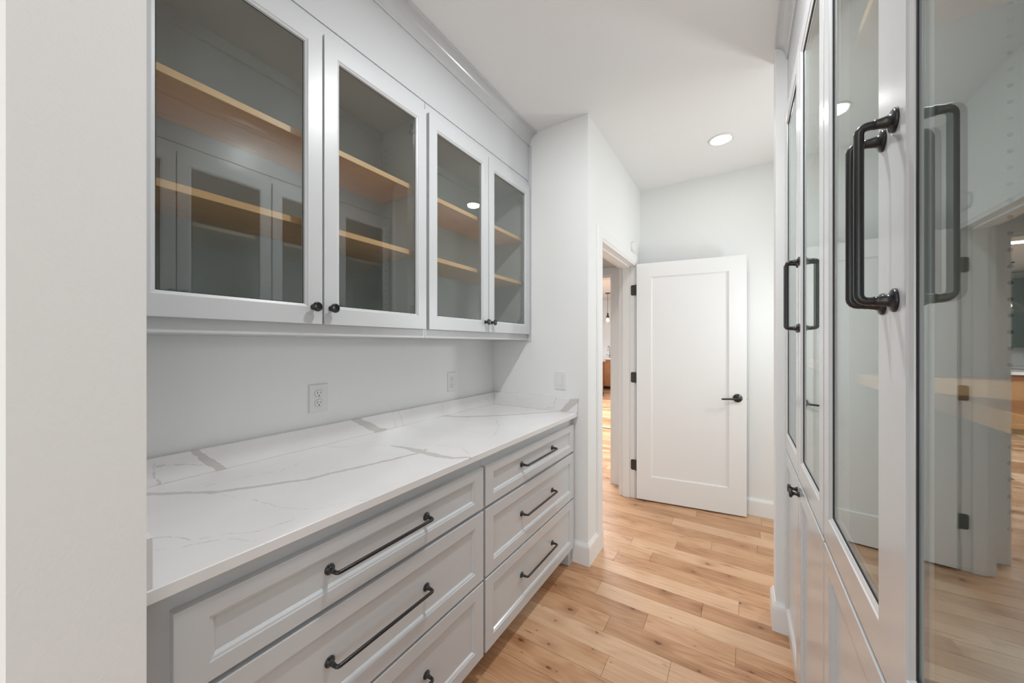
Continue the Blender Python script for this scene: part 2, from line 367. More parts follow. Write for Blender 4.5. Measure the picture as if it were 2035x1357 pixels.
# ------------------------------------------------------------------ floor: planks run across the aisle (along X)
subf = struct('floor', BB((-1.05, 3.2, -.35, 3.43, -.05, -.006), (-2.4, -1.05, 2.2, 5.8, -.05, -.006), (-1.05, -.60, 3.43, 5.8, -.05, -.006)), 'dark')
PW = .1145
fixedj = {0: [-.391, -.02], -1: [-.545], -2: [-.25], -3: [-.48, .05], -4: [-.36], -5: [-.1], 1: [-.665, .9], 2: [-.167, .75], 3: [-.01, 1.2], 4: [-.67, .3], 5: [-.48, .5], 6: [-.63, .62], 7: [-.367, .8],
          8: [-.167, .95], 9: [.09, 1.1], 10: [-.44, .7], 11: [.113, 1.0], 12: [-.3, .6]}
for k in range(-19, 34):
    y0 = 1.88+(k-1)*PW; y1 = y0+PW
    lo, hi = (-1.03, .2) if y0 < 2.0 else (-1.03, 1.75)
    if y0 > 2.2: lo = -2.0
    if y0 > 3.42: hi = -.6
    if y0 > 5.6: continue
    js = sorted(j for j in fixedj.get(k, []) if lo+.1 < j < hi-.1)
    ed = [lo]
    allj = js[:]
    # fill the remaining spans with boards of 0.5 to 1.2 m
    pts = [lo]+allj+[hi]; full = [lo]
    for a, b in zip(pts, pts[1:]):
        x = a
        while b-x > 1.25:
            x += random.uniform(.55, 1.05); 
            if b-x > .25: full.append(x)
        full.append(b)
    for a, b in zip(full, full[1:]):
        dz = random.uniform(-.0003, .0003)
        bm = bmesh.new(); g = .0004; c = .0009
        x0, x1, ya, yb = a+g, b-g, y0+g, min(y1-g, y1)
        lo4 = [bm.verts.new((x, y, -.006)) for x, y in ((x0, ya), (x1, ya), (x1, yb), (x0, yb))]
        m4 = [bm.verts.new((x, y, dz-c)) for x, y in ((x0, ya), (x1, ya), (x1, yb), (x0, yb))]
        h4 = [bm.verts.new((x, y, dz)) for x, y in ((x0+c, ya+c), (x1-c, ya+c), (x1-c, yb-c), (x0+c, yb-c))]
        for p_, q_ in ((lo4, m4), (m4, h4)):
            for i in range(4): bm.faces.new((p_[i], p_[(i+1) % 4], q_[(i+1) % 4], q_[i]))
        bm.faces.new(h4)
        obj('plank', bm, 'plank', subf)
far = struct('floor', BB((-3.2, 3.2, -4, -.35, -.05, 0), (-6, -2.0, 2.2, 12, -.05, 0), (-2.0, .6, 5.72, 12, -.05, 0), (-.6, .6, 3.6, 5.72, -.05, 0), (1.75, 3.2, 2.0, 3.5, -.05, 0)), 'farfloor')

# ------------------------------------------------------------------ room shell
HC = 2.74
struct('ceiling', BB((-1.6, 3.2, -4, 3.56, HC, HC+.1), (-6, -1.6, -4, 12, HC, HC+.1), (-1.6, .6, 3.56, 12, HC, HC+.1)), 'ceil')
struct('wall_left', B(-1.60, -1.485, .17, 2.095, 0, HC), 'wall')                       # back of the alcove
struct('wall_near_left', B(-3.2, -.785, .042, .17, 0, HC), 'wall')                    # wall end beside the camera
struct('wall_end_left', B(-1.60, -.785, 2.095, 2.345, 0, HC), 'wall')                # far cheek of the alcove up to the doorway
struct('wall_hall_left', BB((-.915, -.785, 2.345, 3.245, 2.040, HC), (-.915, -.785, 3.245, 3.42, 0, HC)), 'wall')
struct('wall_back', B(-.915, 2.9, 3.42, 3.55, 0, HC), 'wall')
struct('wall_end_right', B(.137, .80, 2.095, 2.222, 0, HC), 'wall')                     # column beside the tall cabinets
struct('wall_right', B(.80, .90, .17, 2.095, 0, HC), 'wall')
struct('wall_near_right', B(.137, 3.2, .042, .17, 0, HC), 'wall')
struct('wall_hall_front', B(.80, 2.9, 2.095, 2.222, 0, HC), 'wall')
struct('wall_hall_end', BB((2.9, 3.0, 2.095, 3.55, 0, .35), (2.9, 3.0, 2.095, 3.55, 2.2, HC), (2.9, 3.0, 2.095, 2.4, .35, 2.2), (2.9, 3.0, 3.42, 3.55, .35, 2.2)), 'wall')
struct('wall_back_room_left', B(-3.3, -3.2, -4, .17, 0, HC), 'wall')
struct('wall_back_room_right', B(3.2, 3.3, -4, 3.5, 0, HC), 'wall')
struct('wall_back_room', BB((-3.2, 3.2, -4.1, -4, 0, .35), (-3.2, 3.2, -4.1, -4, 2.4, HC), (-3.2, -2.1, -4.1, -4, .35, 2.4), (1.5, 3.2, -4.1, -4, .35, 2.4)), 'wall')
# vestibule and kitchen shell
struct('wall_vestibule', BB((-1.065, -.915, 3.46, 3.60, 0, HC), (-2.0, -1.065, 3.46, 3.60, 1.99, HC), (-2.2, -2.0, 2.2, 3.60, 0, HC), (-2.2, -1.60, 2.12, 2.2, 0, HC)), 'wall')
struct('wall_kitchen_back', B(-6, .6, 11.2, 11.3, 0, HC), 'wall')
struct('wall_kitchen_right', B(-.72, -.6, 3.55, 11.2, 0, HC), 'wall')
struct('wall_kitchen_left', B(-6.1, -6, 2.2, 11.3, 0, HC), 'wall')

# unseen window frames; those of the room behind are added with its lamps
wn = struct('window_1', BB((-2.1, 1.5, -4.06, -4.0, .35, .42), (-2.1, 1.5, -4.06, -4.0, 2.33, 2.4), (-2.1, -2.03, -4.06, -4.0, .42, 2.33), (1.43, 1.5, -4.06, -4.0, .42, 2.33), (-.93, -.87, -4.06, -4.0, .42, 2.33), (.27, .33, -4.06, -4.0, .42, 2.33)), 'trim')
wn3 = struct('added_window_3', BB((3.19, 3.21, -3.2, -1.0, 2.25, 2.32), (3.19, 3.21, -3.2, -3.13, 0, 2.25), (3.19, 3.21, -1.07, -1.0, 0, 2.25), (3.19, 3.21, -2.14, -2.06, 0, 2.25)), 'trim')  # invented frame on a solid wall, goes with the added side lamp
wn2 = struct('window_2', BB((2.92, 2.97, 2.4, 3.42, .35, .42), (2.92, 2.97, 2.4, 3.42, 2.13, 2.2), (2.92, 2.97, 2.4, 2.47, .42, 2.13), (2.92, 2.97, 3.35, 3.42, .42, 2.13), (2.92, 2.97, 2.88, 2.94, .42, 2.13)), 'trim')

# baseboards: a moulded profile swept round corners (points run with the room on the left-hand side of travel)
def sweep(path, prof, closed=False):
    """prof [(out, z)], path list of (x, y); 'out' is measured to the right of travel"""
    bm = bmesh.new(); R = []; n = len(path); P = [Vector(p) for p in path]
    for i, p in enumerate(P):
        d0 = (P[i]-P[i-1]).normalized() if i else None; d1 = (P[i+1]-P[i]).normalized() if i < n-1 else None
        d0 = d0 or d1; d1 = d1 or d0
        n0 = Vector((d0.y, -d0.x)); n1 = Vector((d1.y, -d1.x)); m = (n0+n1); m = m/ (1+n0.dot(n1))
        R.append([bm.verts.new((p.x+m.x*o, p.y+m.y*o, z)) for o, z in prof])
    k = len(prof)
    for a, b in zip(R, R[1:]):
        for i in range(k): bm.faces.new((a[i], a[(i+1) % k], b[(i+1) % k], b[i]))
    bm.faces.new(R[0]); bm.faces.new(R[-1]); return bm
BP = [(0, 0), (.0145, 0), (.0145, .106), (.012, .118), (.007, .126), (.005, .133), (0, .133)]
struct('baseboard_left', sweep([(-.905, 2.095), (-.785, 2.095), (-.785, 2.345)], BP), 'trim')
struct('baseboard_back', sweep([(-.785, 3.42), (2.9, 3.42)], BP), 'trim')
struct('baseboard_right', sweep([(2.9, 2.222), (.137, 2.222), (.137, 2.095), (.185, 2.095)], BP), 'trim')
struct('baseboard_near', sweep([(-3.2, .042), (-.785, .042), (-.785, .17)], BP), 'trim')

# doorway: jamb, stop, casing (with bead) standing on its plinth
CP = [(0, 0), (.015, 0), (.017, .03), (.017, .068), (.012, .074), (.012, .079), (.009, .083), (.009, .09), (0, .09)]
def casing_y(X, s, y_in, z0, z1, side):      # vertical leg on a wall of constant X; s = outward sign; side = +1 when the leg extends to larger y
    bm = bmesh.new()
    for z, ext in ((z0, 0), (z1, 1)):
        for o, q in CP:
            ww = .09-q
            bm.verts.new((X+s*o, y_in+side*ww, z+(ww if ext else 0)))
    bm.verts.ensure_lookup_table(); k = len(CP)
    for i in range(k): bm.faces.new([bm.verts[j] for j in (i, (i+1) % k, k+(i+1) % k, k+i)])
    bm.faces.new([bm.verts[i] for i in range(k)]); bm.faces.new([bm.verts[k+i] for i in range(k)]); return bm
def head_y(X, s, y0, y1, z):
    bm = bmesh.new(); k = len(CP)
    for y, sd in ((y0, -1), (y1, 1)):
        for o, q in CP:
            ww = .09-q; bm.verts.new((X+s*o, y+sd*ww, z+ww))
    bm.verts.ensure_lookup_table()
    for i in range(k): bm.faces.new([bm.verts[j] for j in (i, (i+1) % k, k+(i+1) % k, k+i)])
    bm.faces.new([bm.verts[i] for i in range(k)]); bm.faces.new([bm.verts[k+i] for i in range(k)]); return bm
DZ = 2.022
struct('trim_1', casing_y(-.785, 1, 2.340, .128, DZ, -1), 'trim')
struct('trim_2', casing_y(-.785, 1, 3.240, 0, DZ, 1), 'trim')
struct('trim_3', head_y(-.785, 1, 2.340, 3.240, DZ), 'trim')
struct('trim_4', BB((-.915, -.785, 2.345, 2.362, 0, 2.04), (-.915, -.785, 3.228, 3.245, 0, 2.04), (-.915, -.785, 2.362, 3.228, 2.023, 2.04), ch=.001), 'trim')      # jamb
struct('trim_5', BB((-.885, -.825, 3.216, 3.228, 0, 2.023), (-.885, -.825, 2.362, 2.374, 0, 2.023), (-.885, -.825, 2.374, 3.216, 2.011, 2.023), ch=.001), 'trim')  # stop
struct('trim_6', merge(casing_y(-.915, -1, 3.240, 0, DZ, 1), head_y(-.915, -1, 2.340, 3.240, DZ)), 'trim')
# casing of the next doorway, seen through this one (wall of constant Y = 3.46, faces -Y)
def casing_x(Y, x_in, z0, z1, side):
    bm = bmesh.new(); k = len(CP)
    for z, ext in ((z0, 0), (z1, 1)):
        for o, q in CP:
            ww = .09-q; bm.verts.new((x_in+side*ww, Y-o, z+(ww if ext else 0)))
    bm.verts.ensure_lookup_table()
    for i in range(k): bm.faces.new([bm.verts[j] for j in (i, (i+1) % k, k+(i+1) % k, k+i)])
    bm.faces.new([bm.verts[i] for i in range(k)]); bm.faces.new([bm.verts[k+i] for i in range(k)]); return bm
def head_x(Y, x0, x1, z):
    bm = bmesh.new(); k = len(CP)
    for x, sd in ((x0, -1), (x1, 1)):
        for o, q in CP:
            ww = .09-q; bm.verts.new((x+sd*ww, Y-o, z+ww))
    bm.verts.ensure_lookup_table()
    for i in range(k): bm.faces.new([bm.verts[j] for j in (i, (i+1) % k, k+(i+1) % k, k+i)])
    bm.faces.new([bm.verts[i] for i in range(k)]); bm.faces.new([bm.verts[k+i] for i in range(k)]); return bm
struct('trim_7', merge(casing_x(3.46, -1.065, 0, 1.99, 1), head_x(3.46, -2.0, -1.065, 1.99)), 'trim')

# ------------------------------------------------------------------ the white door, open into the hall
p0 = Vector((-.763, 3.206)); p1 = Vector((.036, 3.313)); dv = (p1-p0).normalized(); dn = Vector((dv.y, -dv.x))   # dn faces the camera
def mapD(u, v, n): return (p0.x+dv.x*u+dn.x*n, p0.y+dv.y*u+dn.y*n, v)
DW = (p1-p0).length
dr = empty('door_1', (p0.x, p0.y, 0), kind='structure', label='white single-panel hall door standing open against the back wall')
bm = rings(mapD, 0, DW, .012, 2.032, [(0, 0, -.035), (0, 0, -.001), (.001, .001, 0), (.118, .118, 0), (.119, .119, -.006), (.128, .128, -.009)])
# taller bottom rail: shift the lower inner rings upwards
for v in bm.verts:
    if .11 < v.co.z < .15: v.co.z += .084
obj('door_leaf', bm, 'door', dr)
lv = obj('lever_handle', merge(xf(lathe([(.0325, 0), (.0325, .004), (.030, .008), (.0125, .009), (.0115, .028), (.0115, .046), (.0, .048)], 28), mapD(DW-.060, .923, 0), (dn.x, dn.y, 0)),
    tube([mapD(DW-.056, .923, .041), mapD(DW-.066, .923, .043), mapD(DW-.09, .919, .043), mapD(DW-.165, .914, .041), mapD(DW-.168, .914, .036)], [.009, .0092, .007, .0065, .0062], 12)), 'black', dr, smooth=True, label='black lever handle on a round rose')
obj('latch_bolt', xf(lathe([(.006, -.004), (.006, .009), (.003, .012), (0, .012)], 12), mapD(DW, .923, -.017), (dv.x, dv.y, 0)), 'nickel', dr, smooth=True)
for z in (1.812, 1.053, .292):
    def rr(cx, w, h, r, y0, y1):
        bm = bmesh.new(); pts = []
        for (sx, sz, a0) in ((-1, -1, PI),):
            for k in range(5): a = PI+k/4*PI/2; pts.append((cx-w/2+r+r*math.cos(a), z-h/2+r+r*math.sin(a)))
        pts.append((cx+w/2, z-h/2)); pts.append((cx+w/2, z+h/2))
        for k in range(5): a = PI/2+k/4*PI/2; pts.append((cx-w/2+r+r*math.cos(a), z+h/2-r+r*math.sin(a)))
        a_ = [bm.verts.new((x, y0, zz)) for x, zz in pts]; b_ = [bm.verts.new((x, y1, zz)) for x, zz in pts]
        bm.faces.new(a_); bm.faces.new(b_)
        for i in range(len(pts)): bm.faces.new((a_[i], a_[(i+1) % len(pts)], b_[(i+1) % len(pts)], b_[i]))
        return bm
    h = obj('hinge', merge(rr(-.7955, .040, .090, .012, 3.2245, 3.2285), xf(lathe([(.0062, -.045), (.0062, .045)], 12), (-.771, 3.219, z), (0, 0, 1))), 'bronze', dr)

# ------------------------------------------------------------------ left upper cabinets
XF = -1.198          # face-frame front; doors stand 20 mm proud
mL = mapL(XF); ZB, ZT = 1.370, 2.425
def holes(X, Y, z0, z1, face, parent, step=.032, r=.0025):
    """a row of shelf-pin holes, one shallow dark disc each, joined"""
    bms = []
    z = z0
    while z < z1:
        bms.append(xf(lathe([(r, -.0008), (r, .0004), (0, .0004)], 8), (X, Y, z), face)); z += step
    return obj('shelf_pin_holes', merge(*bms), 'dark', parent, kind='stuff')
def upper(y0, y1, split, label, name='upper_cabinet', step=0):
    t = empty(name, (-1.33, (y0+y1)/2, ZB), label=label, category='cabinet', group='glass-door wall cabinets over the counter')
    s = .018
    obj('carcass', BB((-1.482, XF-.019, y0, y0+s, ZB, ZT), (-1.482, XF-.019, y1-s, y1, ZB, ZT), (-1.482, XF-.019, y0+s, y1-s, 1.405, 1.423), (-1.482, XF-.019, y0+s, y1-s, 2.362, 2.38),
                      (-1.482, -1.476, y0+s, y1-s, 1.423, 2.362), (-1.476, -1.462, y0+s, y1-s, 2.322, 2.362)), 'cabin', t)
    obj('face_frame', BB((XF-.019, XF, y0, y0+.036, ZB, ZT), (XF-.019, XF, y1-.036, y1, ZB, ZT), (XF-.019, XF, y0+.036, y1-.036, ZB, 1.425), (XF-.019, XF, y0+.036, y1-.036, 2.36, ZT)), 'cab', t)
    obj('bottom_rail', B(-1.482, XF-.019, y0+s, y1-s, ZB, ZB+.018), 'cab', t)
    for j, (a, b, hinge_hi) in enumerate(((y0+.007 if y0 > .5 else y0+.012, split-.003, False), (split+.003, y1-.008, True))):
        d = obj('door', glassframe(mL, a, b, 1.407, 2.379, .047, .055), 'cab', t)
        obj('glass_pane', B(XF+.005, XF+.008, a+.052, b-.052, 1.462, 2.324), 'glass', d)
        obj('gasket', gasket(mL, a+.0565, b-.0565, 1.4715, 2.3145, .0022), 'dark', d)
        ku = b-.030 if j == 0 else a+.024
        obj('knob', knob(mapL(XF+T), ku, 1.462), 'black', d, smooth=True)
        hy = a+.004 if j == 0 else b-.004
        sg = 1 if j == 0 else -1
        for z in (1.492, 2.292):
            obj('hinge', BB((XF-.060, XF-.004, hy+sg*.013 if sg > 0 else hy-.025, hy+.025 if sg > 0 else hy-.013, z-.011, z+.011), (XF-.03, XF-.0005, hy+sg*.02 if sg > 0 else hy-.045, hy+.045 if sg > 0 else hy-.02, z-.016, z+.016), ch=.002), 'nickel', d)
    for z in (1.733, 2.020):
        obj('shelf', B(-1.474, -1.222, y0+s+.002, y1-s-.002, z, z+.0205, ch=.0008), 'oak', t)
    for Xh in (-1.235, -1.44):
        holes(Xh, y1-s, 1.50, 2.28, (0, -1, 0), t); holes(Xh, y0+s, 1.50, 2.28, (0, 1, 0), t)
    return t
upper(.203, 1.156, .680, 'grey wall cabinet with two glass doors, the nearer and larger-looking one, left of the other')
upper(1.158, 2.083, 1.617, 'grey wall cabinet with two glass doors, the far one ending at the corner wall')
tag = lambda o, label, cat, **k: [o.__setitem__('label', label), o.__setitem__('category', cat)] + [o.__setitem__(a, b) for a, b in k.items()]
# frieze board and crown along the left cabinets
fz = obj('frieze_board', BB((-1.485, -1.194, .173, 2.083, 2.426, HC-.001)), 'cab'); tag(fz, 'plain grey frieze board above the left glass wall cabinets', 'trim')
def crown(X, s, y0, y1, drop=.080, out=.056):
    pr = [(0, HC-drop), (.006, HC-drop), (.007, HC-drop+.009)]
    for k in range(0, 15):
        a = k/14*PI/2; pr.append((out-.006-(out-.016)*math.cos(a)+.0, HC-drop+.012+(drop-.026)*math.sin(a)))
    pr += [(out-.001, HC-.014), (out, HC-.012), (out, HC-.0005), (0, HC-.0005)]
    bm = bmesh.new(); k = len(pr)
    # concave cove between bottom bead and top fillet
    for y in (y0, y1):
        for o, z in pr: bm.verts.new((X+s*o, y, z))
    bm.verts.ensure_lookup_table()
    for i in range(k): bm.faces.new([bm.verts[j] for j in (i, (i+1) % k, k+(i+1) % k, k+i)])
    bm.faces.new([bm.verts[i] for i in range(k)]); bm.faces.new([bm.verts[k+i] for i in range(k)]); return bm
cr = obj('crown_molding', crown(-1.194, 1, .173, 2.0935), 'cab_gloss', smooth=False); tag(cr, 'long grey crown moulding along the ceiling over the left wall cabinets', 'trim')
sc = obj('scribe_strip', BB((-1.200, -1.176, 2.0845, 2.0945, 1.366, 2.655)), 'cab'); tag(sc, 'thin grey vertical filler strip between the far wall cabinet and the corner wall', 'trim')

# ------------------------------------------------------------------ left base cabinets
XB = -.884; mB = mapL(XB)
def base(y0, y1, fl, fr, ph, label):
    t = empty('base_cabinet', (-1.18, (y0+y1)/2, 0), label=label, category='cabinet', group='drawer base cabinets under the counter')
    obj('carcass', BB((-1.484, XB-.019, y0, y1, .102, .895), (-1.484, -.99, y0, y1, 0, .102)), 'cab', t)
    obj('face_frame', B(XB-.019, XB, y0, y1, .100, .895), 'cab', t)
    for (z0, z1, fv) in ((.690, .852, .036), (.407, .677, .046), (.102, .397, .046)):
        d = obj('drawer', shaker(mB, fl, fr, z0, z1, .052, fv), 'cab_gloss', t)
        obj('bar_pull', pull(mapL(XB+T-.010), ph[0], ph[1], fixed={.690: .775, .407: .543, .102: .255}[z0]), 'black', d, smooth=True, label='black bar pull with round ends')
    return t
b1 = base(.173, 1.153, .222, 1.150, (.520, .850), 'grey three-drawer base cabinet nearest the camera, with long black bar pulls')
b2 = base(1.155, 2.078, 1.165, 2.070, (1.46, 1.785), 'grey three-drawer base cabinet at the far end of the counter')
obj('foot', BB((-.96, -.884, 2.030, 2.078, 0, .101), (-.962, -.880, 2.026, 2.079, 0, .022), ch=.0015), 'cab', b2)
fi = obj('base_filler_strip', BB((-1.0, -.878, 2.0785, 2.0940, 0, .895)), 'cab'); tag(fi, 'narrow grey filler between the far base cabinet and the corner wall', 'trim')

# ------------------------------------------------------------------ countertop and splashes
ct = obj('countertop', B(-1.484, -.848, .171, 2.0945, .896, .921, ch=.0018), 'quartz'); tag(ct, 'white quartz countertop with grey veins over the drawer cabinets', 'countertop')
obj('backsplash', B(-1.484, -1.465, .171, 2.0945, .9212, 1.003, ch=.001), 'quartz_s', ct)
obj('end_splash', B(-1.4648, -.846, 2.0755, 2.0945, .9212, 1.005, ch=.001), 'quartz_e', ct)
obj('end_splash', B(-1.4648, -.853, .171, .193, .9212, 1.010, ch=.001), 'quartz', ct)

# ------------------------------------------------------------------ outlets and switch
def outlet(yc, zc, w, h, label):
    X = -1.485
    t = empty('outlet', (X, yc, zc), label=label, category='outlet', group='duplex outlets over the counter')
    mp = mapL(X)
    obj('cover_plate', rings(mp, yc-w/2, yc+w/2, zc-h/2, zc+h/2, [(0, 0, 0), (0, 0, .003), (.0025, .0025, .0055)]), 'plastic', t)
    for dz in (.0195, -.0195):
        bm = bmesh.new(); n = 24; R = .0172
        def ring(r, nn):
            out = []
            for k in range(n):
                a = 2*PI*k/n; y = r*math.cos(a); z = max(-r*.83, min(r*.83, r*math.sin(a))); out.append(bm.verts.new((X+nn, yc+y, zc+dz+z)))
            return out
        a_ = ring(R, .004); b_ = ring(R, .0068); c_ = ring(R-.0008, .0072)
        for p_, q_ in ((a_, b_), (b_, c_)):
            for i in range(n): bm.faces.new((p_[i], p_[(i+1) % n], q_[(i+1) % n], q_[i]))
        bm.faces.new(c_); bm.faces.new(a_)
        r_ = obj('receptacle', bm, 'plastic', t)
        obj('slot', BB((X+.0069, X+.0076, yc-.0075, yc-.0055, zc+dz-.001, zc+dz+.0075), (X+.0069, X+.0076, yc+.0055, yc+.0072, zc+dz-.0005, zc+dz+.0065)), 'dark', r_)
        obj('ground_hole', xf(lathe([(.0026, 0), (.0026, .0006), (0, .0006)], 12), (X+.007, yc, zc+dz-.0085), (1, 0, 0)), 'dark', r_)
        e = rings(mp, yc-R-.0006, yc+R+.0006, zc+dz-.0150, zc+dz+.0150, [(0, 0, .0052), (0, 0, .0059), (.0006, .0006, .0059)])
        e.free()
        # thin shadow gap round the receptacle
        bm = lathe([(R+.0007, 0), (R+.0007, .0003), (0, .0003)], 28)
        for v in bm.verts: v.co.y = max(-R*.83-.0007, min(R*.83+.0007, v.co.y))
        xf(bm, (0, 0, 0), (0, 0, 1)); bmesh.ops.transform(bm, matrix=Matrix.Translation((X+.0054, yc, zc+dz)) @ Matrix(((0, 0, 1, 0), (1, 0, 0, 0), (0, 1, 0, 0), (0, 0, 0, 1))), verts=bm.verts[:])
        obj('gap', bm, 'bronze', r_)
    obj('screw', xf(lathe([(.0028, 0), (.0028, .001), (0, .0014)], 12), (X+.0055, yc, zc), (1, 0, 0)), 'plastic', t)
    return t
outlet(.835, 1.117, .080, .116, 'white duplex outlet on the wall nearer the camera')
outlet(1.652, 1.113, .072, .116, 'white duplex outlet on the wall near the far corner')
t = empty('light_switch', (-.968, 2.095, 1.113), label='white rocker light switch on the end wall above the counter', category='switch')
mS = lambda u, v, n: (u, 2.095-n, v)
obj('cover_plate', rings(mS, -1.004, -.932, 1.056, 1.170, [(0, 0, 0), (0, 0, .003), (.0025, .0025, .0058), (.0195, .0245, .0058), (.0197, .0247, .0045)]), 'plastic', t)
obj('rocker', BB((-.984, -.952, 2.0885, 2.0915, 1.081, 1.145)), 'plastic', t)
for v in t.children[-1].data.vertices:
    if v.co.y < -.005 and v.co.z < 0: v.co.y -= .0035

# ------------------------------------------------------------------ tall cabinets on the right
XR = .187; mR = mapR(XR)
def tall(y0, y1, split, label):
    t = empty('tall_cabinet', (.45, (y0+y1)/2, 0), label=label, category='cabinet', group='tall glass-door cabinets on the right')
    s = .018; d = .52
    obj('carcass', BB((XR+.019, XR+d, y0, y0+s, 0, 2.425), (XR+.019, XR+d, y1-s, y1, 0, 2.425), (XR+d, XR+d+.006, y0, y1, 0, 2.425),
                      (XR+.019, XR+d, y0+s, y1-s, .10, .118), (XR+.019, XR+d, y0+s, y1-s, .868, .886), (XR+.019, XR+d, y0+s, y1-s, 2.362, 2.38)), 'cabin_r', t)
    obj('face_frame', BB((XR, XR+.019, y0, y0+.036, 0, 2.425), (XR, XR+.019, y1-.036, y1, 0, 2.425), (XR, XR+.019, y0+.036, y1-.036, 0, .125), (XR, XR+.019, y0+.036, y1-.036, .855, .905), (XR, XR+.019, y0+.036, y1-.036, 2.36, 2.425)), 'cab_gloss', t)
    a0 = y0+.004 if y0 > .5 else y0+.035; b1 = y1-.004 if y1 < 2 else y1-.035
    for j, (a, b) in enumerate(((a0, split-.003), (split+.003, b1))):
        dd = obj('glass_door', glassframe(mR, a, b, .879, 2.379, .052, .063), 'cab_gloss', t)
        obj('glass_pane', B(XR-.0125, XR-.0095, a+.060, b-.060, .947, 2.309), 'glass', dd)
        obj('gasket', gasket(mR, a+.0615, b-.0615, .9515, 2.3065, g=.0128), 'dark', dd)
        hu = b-.033 if j == 0 else a+.020
        obj('long_pull', pull(mapR(XR-T), 1.396, 1.624, r=.0054, so=.034, rose=.0150, horizontal=False, fixed={0: split-.021, 1: split+.035}[j] if split < 1 else {0: split-.021, 1: split+.020}[j]), 'black', dd, smooth=True, label='black upright bar pull with round ends')
        if split < 1 and j == 0:          # this door does not close quite flush
            for o_ in [dd]+list(dd.children):
                oy = worldloc(o_).y
                for v in o_.data.vertices: v.co.x -= (v.co.y+oy-.21)*.0055
        ld = obj('lower_door', shaker(mR, a, b, .118, .868, .052, .052), 'cab_gloss', t)
        obj('knob', knob(mapR(XR-T), (b-.022) if j == 0 else (a+.022), .829, R=.0145), 'black', ld, smooth=True)
    for z in (1.255, 2.005):
        obj('shelf', B(XR+.028, XR+d-.012, y0+s+.002, y1-s-.002, z, z+.0205, ch=.0008), 'oak', t)
    for Xh in (.442,):
        holes(Xh, y1-s, .98, 2.30, (0, -1, 0), t, r=.0042)
        holes(Xh, y0+s, .98, 2.30, (0, 1, 0), t, r=.0042)
    return t
tall(1.133, 2.082, 1.587, 'tall grey cabinet with glass doors farther from the camera, beside the wall column')
tall(.176, 1.131, .667, 'tall grey cabinet with glass doors nearest the camera at the right edge')
fz = obj('frieze_board', BB((XR-.004, XR+.5, .173, 2.083, 2.426, HC-.001)), 'cab'); tag(fz, 'plain grey frieze board above the tall right cabinets', 'trim')
cr = obj('crown_molding', crown(XR-.004, -1, .173, 2.0935, out=.050), 'cab_gloss'); tag(cr, 'grey crown moulding along the ceiling over the tall right cabinets', 'trim')
sc = obj('scribe_strip', BB((XR-.006, XR+.016, 2.0825, 2.0945, 0, 2.655)), 'cab'); tag(sc, 'thin grey vertical filler strip between the tall cabinet and the wall column', 'trim')
bb = obj('base_strip', BB((XR-.004, XR-.0002, .173, 2.078, 0, .100)), 'cab'); tag(bb, 'grey base board along the foot of the tall right cabinets', 'trim')

# ------------------------------------------------------------------ recessed lights, detector, pendant
labs = ['round recessed ceiling light glowing in the hall', 'round recessed ceiling light over the pantry aisle, above the picture', 'round recessed ceiling light in the room behind']
for (x, y, p), lb in zip(CANS, labs):
    t = empty('recessed_light', (x, y, HC), label=lb, category='light')
    obj('trim_ring', xf(lathe([(.080, 0), (.079, .003), (.074, .006), (.064, .0055), (.060, .002), (.060, .0)], 40), (x, y, HC), (0, 0, -1)), 'plastic', t, smooth=True)
    obj('lens', xf(lathe([(.0600, .002), (.052, .0045), (.03, .006), (0, .0065)], 40), (x, y, HC), (0, 0, -1)), 'lens', t, smooth=True)
t = empty('door_chime_sensor', (-.785, 3.15, 2.16), label='small round white detector on the wall above the hall doorway', category='detector')
obj('body', xf(lathe([(.052, 0), (.052, .012), (.048, .020), (.030, .024), (0, .025)], 32), (-.785, 3.155, 2.165), (1, 0, 0)), 'plastic', t, smooth=True)
t = empty('studio_light', (FX.x, FX.y, 0), label='black studio light head on a tripod in the hall, right of the picture', category='light')
obj('pole', tube([(FX.x, FX.y, .25), (FX.x, FX.y, 1.60)], .011, 10), 'black', t, smooth=True)
for k in range(3):
    a_ = k*2*PI/3+.5
    obj('leg', tube([(FX.x, FX.y, .62), (FX.x+.30*math.cos(a_), FX.y+.30*math.sin(a_), .006)], .008, 8), 'black', t, smooth=True)
obj('head', xf(lathe([(.03, -.20), (.06, -.19), (.06, -.09), (.118, 0), (.118, .004), (.112, .004), (.108, -.004), (0, -.006)], 28), FX, FD), 'black', t, smooth=False)

# ------------------------------------------------------------------ the kitchen, seen through the doorway and in the glass
def kitchen_units(x0, x1, y0, y1, n, mat, label, name='kitchen_base_cabinet'):
    t = empty(name, ((x0+x1)/2, (y0+y1)/2, 0), label=label, category='cabinet')
    obj('carcass', B(x0, x1, y0, y1, .09, .889), mat, t); obj('toe_kick', B(x0, x1, y0+.06, y1, 0, .09), 'dark', t)
    w_ = (x1-x0)/n
    for i in range(n):
        mp = lambda u, v, q: (u, y0-q, v)
        d = obj('door', shaker(mp, x0+i*w_+.004, x0+(i+1)*w_-.004, .10, .88, .06, .06), mat, t)
        obj('knob', xf(lathe([(.006, 0), (.005, .015), (.012, .02), (.012, .026), (0, .027)], 12), (x0+(i+1)*w_-.05, y0-T, .8), (0, -1, 0)), 'black', d)
    return t
kitchen_units(-4.5, -2.4, 10.58, 11.19, 4, 'island', 'warm wooden kitchen cabinets along the far wall under the faucet')
kc = obj('kitchen_countertop', B(-4.52, -2.38, 10.54, 11.195, .89, .93, ch=.003), 'quartz'); tag(kc, 'white countertop on the far kitchen cabinets', 'countertop')
bs = obj('kitchen_backsplash', B(-4.52, -2.38, 11.18, 11.1985, .931, 1.28), 'tile'); tag(bs, 'white backsplash above the far kitchen counter', 'backsplash')
